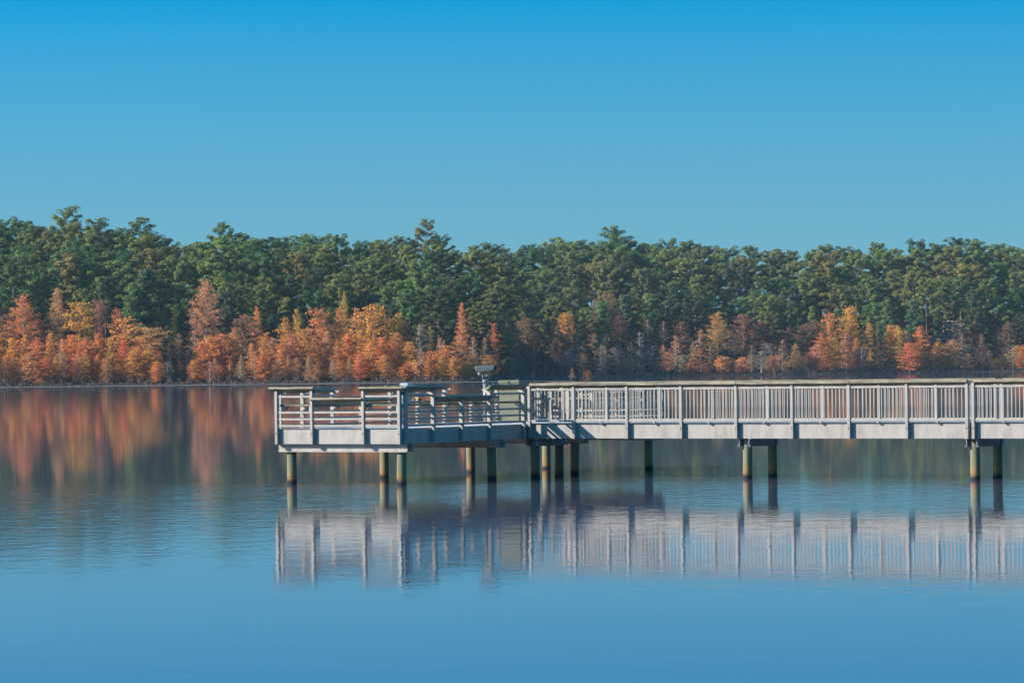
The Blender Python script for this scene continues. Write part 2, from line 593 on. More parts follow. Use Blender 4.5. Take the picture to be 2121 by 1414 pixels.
class Side:
    """a railing side: s runs along e from origin o, outward is local +y after rotation rz"""

    def __init__(self, parent, origin, rz):
        self.p, self.o, self.rz = parent, Vector(origin), rz
        self.e = Vector((math.cos(rz), math.sin(rz), 0))
        self.q = Vector((-math.sin(rz), math.cos(rz), 0))

    def put(self, name, data, s, out=0.0, z=0.0, parent=None, rx=0.0):
        o = link(name, data, self.p, self.o + self.e * s + self.q * out + Vector((0, 0, z)), (rx, 0, self.rz))
        return o

    def post(self, s, top, bolt=True):
        o = bevelled(self.put('post', post_mesh(top), s), 0.008)
        if bolt:
            link('bolt', bolt_me, o)
        return o

    def rail(self, s0, s1, z, h=0.055, d=0.055, out=0.032, name='rail', mat='metal'):
        mb = MB().box(0, 0, -h / 2, s1 - s0, d, h / 2)
        return bevelled(self.put(name, mb.mesh(name, M[mat]), s0, out, z), 0.006)

    def plank(self, s0, s1, z, width, thick, tilt, out, name='cap_board', sag=0.0):
        """weathered board, outer edge raised by tilt, slightly uneven"""
        L = s1 - s0
        n = max(4, int(L / 0.22))
        mb = MB()
        for i in range(n + 1):
            x = L * i / n
            j = lambda a: rnd.uniform(-a, a)
            e0 = 0.0
            mb.v += [(x, -width + j(.006), -thick / 2 + j(.004)), (x, j(.006), -thick / 2 + j(.004)),
                     (x, j(.006), thick / 2 + j(.004)), (x, -width + j(.006), thick / 2 + j(.004))]
        for i in range(n):
            b = i * 4
            for k in range(4):
                k2 = (k + 1) % 4
                mb.f.append((b + k, b + k2, b + 4 + k2, b + 4 + k))
        mb.f.append((0, 3, 2, 1))
        mb.f.append((n * 4, n * 4 + 1, n * 4 + 2, n * 4 + 3))
        return bevelled(self.put(name, mb.mesh(name, M['wood']), s0, out, z, None, tilt), 0.007)

    def bracket(self, s, z):
        mb = MB().prism([(0, 0), (-0.16, 0), (-0.16, -0.03), (0, -0.13)], 0, -0.02, 0.02)
        return self.put('bracket', mb.mesh('bracket', M['metal']), s, -0.0, z)

    def fascia(self, s0, s1, name='fascia'):
        mb = MB().box(0, -0.03, Z_FB, s1 - s0, 0, Z_DECK - 0.002)
        mb.box(0, -0.10, Z_FB, s1 - s0, -0.0305, Z_FB + 0.015)
        return self.put(name, mb.mesh(name, M['metal']), s0)


HI_TOP, LO_TOP = 2.46, 2.19
R3 = (1.897, 1.72, 1.543)


def slat_side(side, posts, flags, over0=0.0, over1=0.0, bolts=True):
    """posts: s positions; flags per span: True = tall span with a top rail and high cap"""
    n = len(posts)
    for i, s in enumerate(posts):
        hi = (i > 0 and flags[i - 1]) or (i < n - 1 and flags[i])
        side.post(s, HI_TOP if hi else LO_TOP, bolts)
    for i in range(n - 1):
        a, b = posts[i] + PW / 2 + 0.002, posts[i + 1] - PW / 2 - 0.002
        for z in R3:
            side.rail(a, b, z)
        if flags[i]:
            side.rail(a, b, 2.315)
        side.plank(posts[i] - 0.03, posts[i + 1] - 0.035, 2.08, 0.26, 0.055, 0.0, -0.02, 'ledge_board')
        side.bracket(posts[i] + 0.12, 2.05)
        side.bracket(posts[i + 1] - 0.12, 2.05)
    # caps run over whole groups of equal spans
    i = 0
    while i < n - 1:
        j = i
        while j + 1 < n - 1 and flags[j + 1] == flags[i]:
            j += 1
        a, b = posts[i], posts[j + 1]
        a -= over0 if i == 0 else (0.10 if flags[i] else 0.0)
        b += over1 if j == n - 2 else (0.10 if flags[i] else 0.0)
        z = (2.545 if flags[i] else 2.265) + rnd.uniform(-.008, .008)
        side.plank(a, b, z, 0.20, 0.062, R(34), PD + 0.05)
        if flags[i]:
            for k in range(i, j + 2):
                side.bracket(posts[k], 2.45)
        i = j + 1


# front end (faces the camera, outward = -n): s runs along -t
front = Side(platform, (T1, U0, 0), math.pi)
fp = [T1 - 0.0103, T1 + 1.1019, T1 + 2.7103, T1 + 3.827]
slat_side(front, fp, [True, False, True], 0.16, 0.20)
front.fascia(0, T1 - T0)
# right side, in shade: s runs along +u ; outward = +t
# outward of a side is its local +y; for the right side that must be +t, so s runs backwards
right = Side(platform, (T1, U1, 0), -math.pi / 2)
tp = T1 + PD
us = [solve_u(px, tp) for px in (844, 901.2, 960.1, 1017.7, 1088.2)]
us[0] = max(us[0], 0.2)
slat_side(right, [U1 - u for u in reversed(us)], [True, False, False, True], 0.02, 0.18)
ur = [solve_u(px, tp, 1.9) for px in (1178.5, 1229.9, 1280.7, 1331.7, 1374.5)]
slat_side(right, [U1 - u for u in reversed(ur)], [True, False, False, True], 0.18, 0.02, False)
right.fascia(0, U1 - UB1 - PD - 0.01)
right.fascia(U1 - UB0 + 0.03, U1 - U0 - 0.032)
# left side, seen from within: outward = -t
left = Side(platform, (T0, U0, 0), math.pi / 2)
ul = [0.35] + [solve_u(px, T0 - PD / 2, 1.9) - U0 for px in (627.1, 689.4, 748.5, 808.2, 865.3, 921.3, 976.4, 1029.2, 1082)] + [14.3 - U0]
slat_side(left, ul, [True, True, False, False, True, True, False, False, True, True], 0.18, 0.18, False)
left.fascia(0.032, U1 - U0 - 0.032)
# rear end
rear = Side(platform, (T0, U1, 0), 0.0)
slat_side(rear, [0.11, 1.15, 2.76, 3.79], [True, False, True], 0.16, 0.16, False)
rear.fascia(0, T1 - T0)

# platform deck of cross planks
mb = MB()
u = U0 + 0.034
while u < U1 - 0.05:
    mb.box(T0 + 0.033, u, Z_DECK - 0.04, T1 - 0.033, min(u + 0.138, U1 - 0.034), Z_DECK)
    u += 0.145
link('deck', mb.mesh('deck', M['deckgrey']), platform)
for t in (-3.3, -1.9, -0.5):
    link('joist', MB().box(t, U0 + 0.1, Z_FB + 0.02, t + 0.05, U1 - 0.1, Z_DECK - 0.041).mesh('joist', M['metal']), platform)


def channel(parent, p, along, length, flip, z0=0.855, z1=Z_FB - 0.004, th=0.016, fl=0.06):
    """C-channel; web on local y=0, flanges towards -y (flip: +y)"""
    k = -1 if not flip else 1
    poly = [(0, z0), (k * fl, z0), (k * fl, z0 + th), (k * th, z0 + th), (k * th, z1 - th), (k * fl, z1 - th), (k * fl, z1), (0, z1)]
    mb = MB().prism(poly, 0, 0, length)
    return link('cap_channel', mb.mesh('cap_channel', M['metal']), parent, p, (0, 0, along))


def pile(parent, t, u, r=0.125, top=1.04, lean=(0, 0)):
    mb = MB()
    n, rings = 20, 14
    ph = rnd.uniform(0, 6)
    for i in range(rings):
        z = -1.6 + (top + 1.6) * i / (rings - 1)
        rr = r * (1.03 - 0.05 * (z + 1.6) / 2.6)
        for k in range(n):
            a = 2 * math.pi * k / n
            q = rr * (1 + 0.018 * math.sin(3 * a + ph) + 0.012 * math.sin(7 * a + z * 4 + ph) + rnd.uniform(-.008, .008))
            mb.v.append((q * math.cos(a) + lean[0] * (z - top), q * math.sin(a) + lean[1] * (z - top), z))
    for i in range(rings - 1):
        for k in range(n):
            k2 = (k + 1) % n
            mb.f.append((i * n + k, i * n + k2, (i + 1) * n + k2, (i + 1) * n + k))
    mb.f.append(tuple((rings - 1) * n + k for k in range(n)))
    return link('pile', mb.mesh('pile', M['pile'], True), parent, (t, u, 0))


def stud(parent, t, u, z, along):
    mb = MB().tube([(0, -0.045, z), (0, 0.0, z)], [0.009, 0.009], 6).tube([(0, -0.012, z), (0, 0.0, z)], [0.022, 0.022], 6)
    return link('stud', mb.mesh('stud', M['bolt']), parent, (t, u, 0), (0, 0, along))


TL, TR = -3.69, -0.238
for u in (0.40, 5.135, 9.794, 14.188):
    for t in ((TL + 0.09, TR + 0.09) if u < 1 else (TL, TR)):
        pile(platform, t, u, 0.128, 1.045, (rnd.uniform(-.012, .012), rnd.uniform(-.012, .012)))
    channel(platform, (T0 + 0.02, u - 0.135, 0), 0, T1 - T0 + 0.06, False)
    channel(platform, (T0 + 0.06, u + 0.135, 0), 0, T1 - T0 + 0.02, True)
    for t in (TL, TR):
        for z in (0.91, 1.0):
            stud(platform, t, u - 0.1355, z, 0)

# ---- boardwalk
near = Side(boardwalk, (24, UB0, 0), math.pi)
far = Side(boardwalk, (0, UB1, 0), 0.0)
LSP, TB0 = 1.6552, 1.5135


def near_t():
    ts = [0.115, TB0]
    for k in range(1, 7):
        ts.append(TB0 + k * LSP)
    t = TB0 + 6 * LSP + 1.692
    mods = [ts + [t]]
    for m_ in range(2):
        t += 0.175
        mods.append([t + k * LSP for k in range(5)])
        t += 4 * LSP
    return mods


bal_me = MB().box(-0.0105, 0.045, 1.548, 0.0105, 0.066, 2.378).mesh('baluster', M['metal'])
foot_me = MB().box(-0.035, 0.02, 1.475, 0.035, 0.09, 1.518).mesh('rail_foot', M['metal'])
BW_TOP = 2.50


def walk_side(side, conv, mods, is_near):
    for ts in mods:
        for t in ts:
            side.post(conv(t), BW_TOP, is_near)
        for a, b in zip(ts, ts[1:]):
            s0, s1 = sorted((conv(a), conv(b)))
            s0 += PW / 2 + 0.002
            s1 -= PW / 2 + 0.002
            side.rail(s0, s1, 2.405, 0.055, 0.06, 0.03, 'top_rail')
            side.rail(s0, s1, 1.545, 0.052, 0.07, 0.025, 'bottom_rail')
            nb_ = 13 if s1 - s0 > 1.45 else 11
            for k in range(nb_):
                o = side.put('baluster', bal_me, s0 + (s1 - s0) * (k + 1) / (nb_ + 1) + rnd.uniform(-.004, .004))
                o.rotation_euler.y = rnd.gauss(0, 0.0035)
            side.put('rail_foot', foot_me, (s0 + s1) / 2)
        # rail caps, two or three spans to a board
        i = 0
        while i < len(ts) - 1:
            j = min(i + rnd.choice((2, 2, 3)), len(ts) - 1)
            if len(ts) - 1 - j == 1:
                j = len(ts) - 1
            s0, s1 = sorted((conv(ts[i]) , conv(ts[j])))
            e0 = 0.06 if (i == 0 and is_near) or (j == len(ts) - 1 and not is_near) else -0.004
            e1 = 0.06 if (j == len(ts) - 1 and is_near) or (i == 0 and not is_near) else -0.004
            side.plank(s0 - 0.03, s1 + 0.03 - 0.066, 2.555 + (0 if is_near else 0.012) + rnd.uniform(-.006, .008), 0.20, 0.085, R(19), PD + 0.045)
            i = j
        for t in ts:
            side.put('cap_bracket', MB().box(0.06, 0.02, 2.435, 0.10, 0.06, 2.50).mesh('cap_bracket', M['metal']), conv(t))
        s0, s1 = sorted((conv(ts[0]), conv(ts[-1])))
        side.fascia(s0 - 0.045, s1 + 0.045)


MODS = near_t()
walk_side(near, lambda t: 24 - t, MODS, True)
far_mods = [list(m_) for m_ in MODS]
walk_side(far, lambda t: t, far_mods, False)
for ts in MODS:
    mb = MB()
    t = ts[0] - 0.04
    while t < ts[-1] + 0.03:
        mb.box(t, UB0 + 0.033, Z_DECK - 0.02, min(t + 0.138, ts[-1] + 0.04), UB1 - 0.033, Z_DECK + 0.015)
        t += 0.145
    link('deck', mb.mesh('deck', M['deckgrey']), boardwalk)
    for uu in (UB0 + 0.5, UB1 - 0.5):
        link('joist', MB().box(ts[0], uu, Z_FB + 0.02, ts[-1], uu + 0.05, Z_DECK - 0.03).mesh('joist', M['metal']), boardwalk)
BN, BF = 6.8423 + 0.05, 8.274
for t in (0.12, 6.6766, 13.228, 19.95):
    pile(boardwalk, t, BN, 0.128, 1.045, (rnd.uniform(-.012, .012), 0))
    pile(boardwalk, t + (0.0 if t < 1 else 0.05), BF, 0.124, 1.045, (rnd.uniform(-.02, .02), 0))
    for k, fl in ((-0.135, True), (0.135, False)):
        channel(boardwalk, (t + k, UB0 - 0.02, 0), math.pi / 2, UB1 - UB0 - 0.02, fl)
    for z in (0.91, 1.0):
        for uu in (BN, BF):
            o = stud(boardwalk, t + 0.135, uu, z, math.pi / 2)


# ------------------------------------------------------------------ things on the platform
def local(t, u, z=0):
    p = PC + dv * t + nv * u
    return Vector((p.x, p.y, z))


ZD = Z_DECK + 0.0
# viewing telescope on a pole
sc = link('viewing_telescope', None, None, local(-2.05, 7.9, ZD), (0, 0, 0))
tag(sc, 'grey viewing telescope on a pole rising above the platform rails', 'telescope')
link('pole', MB().tube([(0, 0, 0.02), (0, 0, 1.16)], [0.062, 0.062], 16).mesh('pole', M['scopegrey'], True), sc)
link('base_plate', MB().tube([(0, 0, 0), (0, 0, 0.025)], [0.16, 0.16], 16).mesh('base_plate', M['scopegrey']), sc)
link('collar', MB().tube([(0, 0, 1.12), (0, 0, 1.2), (0, 0, 1.24)], [0.08, 0.08, 0.05], 16).mesh('collar', M['scopegrey'], True), sc)
yk = MB()
yk.box(-0.085, -0.07, 1.24, -0.055, 0.07, 1.52).box(0.085, -0.07, 1.24, 0.115, 0.07, 1.42).box(-0.085, -0.06, 1.22, 0.115, 0.06, 1.25)
bevelled(link('yoke', yk.mesh('yoke', M['scopegrey']), sc), 0.01)
hd = MB().prism([(-0.29, 1.60), (0.26, 1.625), (0.26, 1.50), (0.10, 1.47), (-0.16, 1.42), (-0.25, 1.46), (-0.28, 1.52)], 1, -0.11, 0.11)
head = bevelled(link('housing', hd.mesh('housing', M['scopegrey']), sc), 0.018, 2)
link('eyepiece', MB().tube([(0.255, 0, 1.545), (0.34, 0, 1.525)], [0.065, 0.055], 12).mesh('eyepiece', M['black'], True), head)
link('objective_lens', MB().tube([(-0.06, 0.0, 1.40), (-0.20, 0.0, 1.375)], [0.045, 0.055], 12).mesh('objective_lens', M['scopegrey'], True), head)
link('coin_box', MB().tube([(0.03, -0.02, 1.26), (0.03, -0.02, 1.40)], [0.05, 0.085], 12).mesh('coin_box', M['black'], True), sc)
link('info_plate', MB().box(-0.03, -0.125, 1.30, 0.08, -0.115, 1.38).mesh('info_plate', M['scopegrey']), sc)
stp = MB().box(-0.10, -0.55, 0.22, 0.34, -0.12, 0.26)
bevelled(link('step_plate', stp.mesh('step_plate', M['scopegrey']), sc), 0.008)
for (x0, x1) in ((-0.06, 0.02), (0.22, 0.30)):
    link('step_leg', MB().prism([(x0 + 0.02, 0.22), (x1 - 0.02, 0.22), (x1 + 0.02, 0.0), (x0 - 0.02, 0.0)], 1, -0.5, -0.47).mesh('step_leg', M['metal']), sc)

# olive green bin cabinet
gb = link('bin_cabinet', None, None, local(-2.75, 9.8, ZD), (0, 0, -A_DIR))
tag(gb, 'olive green metal bin cabinet with overhanging lid behind the platform rails', 'cabinet')
bevelled(link('body', MB().box(0.02, 0.02, 0.03, 0.68, 0.62, 1.10).mesh('body', M['green']), gb), 0.01)
lid = bevelled(link('lid', MB().box(0, 0, 1.103, 0.70, 0.64, 1.19).mesh('lid', M['green']), gb), 0.012)
link('latch', MB().box(0.33, -0.02, 1.105, 0.37, -0.0005, 1.165).mesh('latch', M['black']), lid)
link('hinge', MB().tube([(0.46, 0.3, 1.19), (0.46, 0.3, 1.23)], [0.015, 0.01], 8).mesh('hinge', M['scopegrey']), lid)
for (x, y) in ((0.05, 0.05), (0.62, 0.05), (0.05, 0.56), (0.62, 0.56)):
    link('foot', MB().box(x, y, 0, x + 0.04, y + 0.04, 0.03).mesh('foot', M['black']), gb)

# small pale bin with a sticker near the front corner
wb = link('line_bin', None, None, local(-3.55, 5.75, ZD), (0, 0, -A_DIR))
tag(wb, 'small pale bin with red and blue sticker behind the platform front corner', 'bin')
link('post', MB().box(0.11, 0.08, 0, 0.17, 0.14, 0.55).mesh('post', M['scopegrey']), wb)
bevelled(link('body', MB().box(0.02, 0, 0.55, 0.26, 0.22, 1.08).mesh('body', M['scopegrey']), wb), 0.02, 2)
bevelled(link('lid', MB().prism([(-0.0, 1.085), (0.30, 1.085), (0.27, 1.155), (0.04, 1.155)], 1, -0.02, 0.24).mesh('lid', M['white']), wb), 0.01)
stk = link('sticker', MB().box(0.08, -0.004, 0.74, 0.24, -0.0008, 1.02).mesh('sticker', M['white']), wb)
link('red_print', MB().box(0.09, -0.006, 0.84, 0.16, -0.0045, 0.96).mesh('red_print', M['red']), stk)
link('blue_print', MB().box(0.17, -0.006, 0.88, 0.225, -0.0045, 0.98).mesh('blue_print', M['blue']), stk)

# litter on the left ledge
lt = link('drink_bottle', None, None, local(T0 - 0.02 + 0.12, solve_u(868, T0 + 0.12, 2.1), 2.112), (0, 0, R(-10)))
tag(lt, 'orange bottle with black ends lying on the platform ledge', 'bottle')
link('body', MB().tube([(-0.06, 0, 0.032), (0.06, 0, 0.032)], [0.032, 0.032], 10).mesh('body', M['orange'], True), lt)
for s in (-1, 1):
    link('end_cap', MB().tube([(s * 0.06, 0, 0.032), (s * 0.085, 0, 0.032)], [0.033, 0.03], 10).mesh('end_cap', M['black'], True), lt)
tc_ = link('paper_cup', MB().tube([(0, 0, 0), (0.01, 0, 0.075)], [0.022, 0.032], 10).mesh('paper_cup', M['tan'], True), None,
           local(T0 + 0.10, solve_u(857, T0 + 0.12, 2.1), 2.11))
tag(tc_, 'small tan paper cup beside the orange bottle on the ledge', 'cup')

# ------------------------------------------------------------------ trees
def unit(r_):
    while True:
        v = Vector((r_.uniform(-1, 1), r_.uniform(-1, 1), r_.uniform(-1, 1)))
        if 0.05 < v.length < 1:
            return v.normalized()


def pine_proto(seed, H=30.0, crown0=0.42, spread=4.6, limbs=30, dens=1.0, cone=False):
    r_ = random.Random(seed)
    tr, cr = MB(), MB()
    bx, by = r_.uniform(-0.8, 0.8), r_.uniform(-0.8, 0.8)
    axis = lambda f: Vector((bx * math.sin(f * 2.4), by * math.sin(f * 2.0), H * f))
    n = 9
    tr.tube([axis(i / n) for i in range(n + 1)], [0.36 * (1 - 0.82 * i / n) for i in range(n + 1)], 6)
    def clump(c, rad, k):
        for _ in range(int(k * dens)):
            q = unit(r_)
            if q.z < -0.35 and r_.random() < 0.6:
                q.z = -q.z
            p = c + Vector((q.x * rad, q.y * rad, q.z * rad * 0.62)) * r_.uniform(0.55, 1.05)
            out_ = Vector((c.x, c.y, 0))
            nn = (q * 0.7 + (out_ / max(out_.length, 0.6)) * 0.55 + Vector((0, 0, 0.35)) + unit(r_) * 0.8).normalized()
            d = nn.cross(unit(r_)).normalized()
            s = nn.cross(d)
            L = r_.uniform(0.15, 0.29)
            cr.leaf(p, d * L, s * L * r_.uniform(0.35, 0.6))
    for i in range(limbs):
        f = crown0 + (0.985 - crown0) * ((i + r_.random()) / limbs)
        g = (f - crown0) / (1 - crown0)
        if cone:
            reach = spread * (1 - g) ** 0.8 * r_.uniform(0.7, 1.1) + 0.5
        else:
            reach = spread * (0.42 + 0.75 * math.sin(math.pi * min(1, 0.25 + g * 0.6))) * (1 - 0.5 * g ** 3) * r_.uniform(0.55, 1.1)
        az = i * 2.399 + r_.uniform(-0.5, 0.5)
        up = r_.uniform(0.05, 0.35) + 0.45 * g
        a = axis(f - 0.02)
        dirv = Vector((math.cos(az), math.sin(az), up)).normalized()
        b = a + dirv * reach
        mid = (a + b) / 2 + Vector((0, 0, -0.18 * reach * 0.3))
        tr.tube([a, mid, b], [0.10 * (1.1 - g * 0.6), 0.065, 0.03], 4, False)
        k = max(2, int(reach / 0.8))
        for j in range(k):
            ff = 0.42 + 0.6 * j / max(1, k - 1)
            c = a + (b - a) * ff + Vector((r_.uniform(-.5, .5), r_.uniform(-.5, .5), r_.uniform(-0.05, 0.5)))
            clump(c, r_.uniform(0.6, 1.2), 100)
    clump(axis(1.0), 0.9, 70)
    clump(axis(0.965) + Vector((r_.uniform(-.6, .6), 0, 0)), 1.1, 70)
    return (tr.mesh('pine_trunk', M['bark_dark'], True), cr.mesh('pine_crown', M['needle']), H, spread)


def cypress_proto(seed, H=14.0, shape='cone', spread=2.6, dens=1.0, base=0.12, branches=64, leafsize=0.24, bark='bark_pale', tw=0.04):
    r_ = random.Random(seed)
    tr, cr = MB(), MB()
    bx, by = r_.uniform(-0.35, 0.35), r_.uniform(-0.35, 0.35)
    axis = lambda f: Vector((bx * math.sin(f * 2.6), by * math.sin(f * 2.2), H * f))
    n = 7
    tr.tube([axis(i / n) for i in range(n + 1)], [(0.30 if i == 0 else 0.17) * (1 - 0.86 * i / n) + 0.012 for i in range(n + 1)], 6)
    for i in range(branches):
        f = base + (0.99 - base) * ((i + r_.random()) / branches)
        g = (f - base) / (1 - base)
        if shape == 'cone':
            reach = spread * ((1 - g) ** 0.75 * min(1, 0.45 + g * 3.2)) * r_.uniform(0.55, 1.15) + 0.25
        elif shape == 'oval':
            reach = spread * (math.sin(math.pi * (0.20 + 0.76 * g)) ** 0.8) * r_.uniform(0.45, 1.2) + 0.15
        elif shape == 'flat':
            reach = spread * (0.35 + 0.75 * g) * (1 if g < 0.85 else (1 - g) / 0.15 * 0.65 + 0.35) * r_.uniform(0.45, 1.1)
        else:   # round, broad
            reach = spread * math.sin(math.pi * (0.14 + 0.80 * g)) ** 0.7 * r_.uniform(0.5, 1.12) + 0.2
        az = i * 2.399 + r_.uniform(-0.6, 0.6)
        up = r_.uniform(-0.05, 0.35) + (0.35 * g if shape != 'bare' else 0.9)
        a = axis(f)
        dirv = Vector((math.cos(az), math.sin(az), up)).normalized()
        b = a + dirv * reach
        mid = (a + b) / 2 + Vector((0, 0, 0.06 * reach))
        tr.tube([a, mid, b], [tw * 1.3, tw, tw * 0.5], 3, False)
        for j in range(3 if shape != 'bare' else 5):
            ff = r_.uniform(0.3, 0.95)
            c = a + (b - a) * ff
            e = c + (dirv + unit(r_) * 0.9 + Vector((0, 0, 0.25))).normalized() * reach * r_.uniform(0.2, 0.4)
            tr.tube([c, e], [tw * 0.6, tw * 0.3], 3, False)
        k = int((7 + 30 * reach / spread) * dens)
        for j in range(k):
            ff = r_.uniform(0.18, 1.05) ** 0.8
            w_ = 0.16 + 0.30 * (1 - abs(ff - 0.65)) * min(1.2, reach * 0.5)
            p = a + (b - a) * ff + Vector((r_.gauss(0, w_), r_.gauss(0, w_), r_.gauss(0, 0.17) - 0.03))
            nn = (Vector((dirv.x, dirv.y, 0)) * 0.9 + Vector((0, 0, 0.35)) + unit(r_) * 0.75).normalized()
            d = nn.cross(unit(r_)).normalized()
            s = nn.cross(d)
            L = leafsize * r_.uniform(0.6, 1.25)
            cr.leaf(p, d * L, s * L * r_.uniform(0.4, 0.7))
    return (tr.mesh('cypress_trunk', M[bark], True), cr.mesh('cypress_crown', M['leaf']), H, spread)


PINES = [pine_proto(100 + k, 30, c, s, l, d) for k, (c, s, l, d) in enumerate(
    [(0.50, 6.4, 34, 1.0), (0.56, 7.0, 32, 1.0), (0.46, 6.0, 36, 1.0), (0.58, 7.4, 30, 1.0), (0.52, 6.4, 34, 1.05), (0.44, 5.8, 38, 1.0), (0.60, 6.6, 28, 1.0), (0.48, 7.2, 36, 0.9)])]
PINES_OPEN = [pine_proto(140 + k, 30, 0.55, 5.6, 22, 0.85) for k in range(3)]
PINES_YOUNG = [pine_proto(160 + k, 20, 0.10, 4.4, 46, 1.0, True) for k in range(3)]
CY_CONE = [cypress_proto(200 + k, 14, ('cone', 'oval', 'oval', 'cone', 'oval')[k], (2.7, 2.5, 2.7, 3.2, 2.9)[k], 1.35, 0.08, 72, 0.2) for k in range(5)]
CY_TALL = [cypress_proto(210 + k, 21, ('cone', 'round', 'oval')[k], 4.6, 2.0, 0.12, 110, 0.165) for k in range(3)]
CY_ROUND = [cypress_proto(220 + k, 14, 'round', 3.2, 1.3, 0.14, 72, 0.21) for k in range(3)]
CY_FLAT = [cypress_proto(230 + k, 14, 'flat', 3.6, 1.7, 0.42, 60, 0.16) for k in range(2)]
CY_SPARSE = [cypress_proto(240 + k, 14, 'cone', 2.4, 0.38, 0.14, 60, 0.2, 'bark_pale', 0.05) for k in range(3)]
CY_BARE = [cypress_proto(250 + k, 12, 'round', 2.2, 0.10, 0.2, 50, 0.2, 'bark_pale', 0.06) for k in range(3)]
CY_SMALL = [cypress_proto(260 + k, 5, 'round', 1.6, 0.9, 0.10, 34, 0.2, 'bark_pale', 0.04) for k in range(3)]

COLOURS = {
    'orange': (0.74, 0.31, 0.085), 'red': (0.73, 0.255, 0.085), 'yellow': (0.66, 0.41, 0.07), 'salmon': (0.66, 0.31, 0.145),
    'brown': (0.36, 0.17, 0.095), 'rust': (0.26, 0.115, 0.07), 'gold': (0.71, 0.35, 0.07), 'pale': (0.45, 0.34, 0.24), 'lime': (0.46, 0.42, 0.09),
    'green': (0.135, 0.19, 0.066), 'olive': (0.188, 0.214, 0.066), 'dark': (0.08, 0.13, 0.062), 'bright': (0.175, 0.232, 0.07), 'straw': (0.225, 0.215, 0.065)}
TREES = []      # (pixel column, kind, empty object)


def plant(name, proto, px, ytop, D, hw, colour, kind, jit=0.14):
    if name == 'cypress_tree' and hw and F_PX / D * 15.5 < px_of(*at_depth(px, ytop, D)[:2], 0)[1] - ytop:
        proto = CY_TALL[rnd.choice((0, 2))]
    tr, cr, H, spread = proto
    X, Y, ztop = at_depth(px, ytop, D)
    zb = ground_z(px, D)
    if zb < 0.0:
        zb = -0.2
    h = max(2.0, ztop - zb)
    sz = h / H
    sx = hw * 1.34 / F_PX * D / spread if hw else sz * rnd.uniform(0.8, 1.25)
    o = link(name, None, None, (X, Y, zb), (0, 0, rnd.uniform(0, 6.28)), (sx, sx, sz))
    c = [v * rnd.uniform(1 - jit, 1 + jit) for v in COLOURS[colour]]
    t = link('trunk', tr, o)
    k = link('crown', cr, o)
    k.color = (*c, 1)
    TREES.append((px, kind, o, colour))
    return o


SKY = [(-160, 455), (-110, 462), (-60, 450), (-25, 458), (2, 449), (42, 452), (75, 463), (100, 468), (135, 438), (165, 463), (205, 459), (245, 471), (285, 457), (322, 478),
       (350, 490), (382, 502), (420, 495), (466, 466), (503, 476), (530, 488), (560, 487), (592, 485), (627, 480), (660, 484),
       (698, 481), (740, 498), (775, 492), (805, 502), (838, 484), (880, 460), (912, 482), (940, 512), (985, 501), (1012, 497),
       (1045, 507), (1072, 514), (1100, 501), (1132, 497), (1162, 487), (1195, 493), (1228, 497), (1272, 475), (1305, 490), (1340, 499),
       (1388, 493), (1428, 494), (1462, 503), (1505, 508), (1555, 502), (1600, 511), (1640, 513), (1688, 510), (1722, 502), (1765, 510),
       (1818, 497), (1858, 508), (1905, 494), (1940, 500), (1990, 487), (2028, 492), (2065, 500), (2105, 505), (2150, 500), (2200, 508), (2250, 498), (2300, 505)]
OPEN_AT = (135, 205, 285, 466, 880, 1272, 2300)
for (x, y) in SKY:
    off = rnd.uniform(105, 160)
    if 840 < x < 1085:
        off += 70
        D = max(shore_depth(x), 760) + off
    else:
        D = shore_depth(x) + off
    pr = rnd.choice(PINES_OPEN) if x in OPEN_AT else rnd.choice(PINES)
    plant('pine_tree', pr, x + rnd.uniform(-4, 4), y + (-3 if x in OPEN_AT else 9), D, None, rnd.choice(['green', 'olive', 'dark', 'green', 'olive']), 'skyline')
for tier, (dy, dd, sp) in enumerate(((26, 104, 50), (54, 84, 48), (84, 66, 50), (114, 48, 52), (146, 30, 56))):
    x = -120 + tier * 13
    while x < 2240:
        xx = x + rnd.uniform(-14, 14)
        base = interp(xx, [(a, b) for a, b in SKY])
        y = base + dy * rnd.uniform(0.7, 1.3)
        D = shore_depth(xx) + dd + rnd.uniform(-9, 9)
        pool = PINES + (PINES_YOUNG if tier >= 3 else PINES_OPEN[:1])
        if tier == 4:
            pool = PINES_YOUNG + PINES[4:]
        plant('pine_tree', rnd.choice(pool), xx, y, D, None,
              rnd.choice(['green', 'olive', 'dark', 'olive', 'bright', 'straw'] if tier < 4 else ['green', 'dark', 'dark', 'olive']), 'tier%d' % tier)
        x += sp * rnd.uniform(0.85, 1.2)

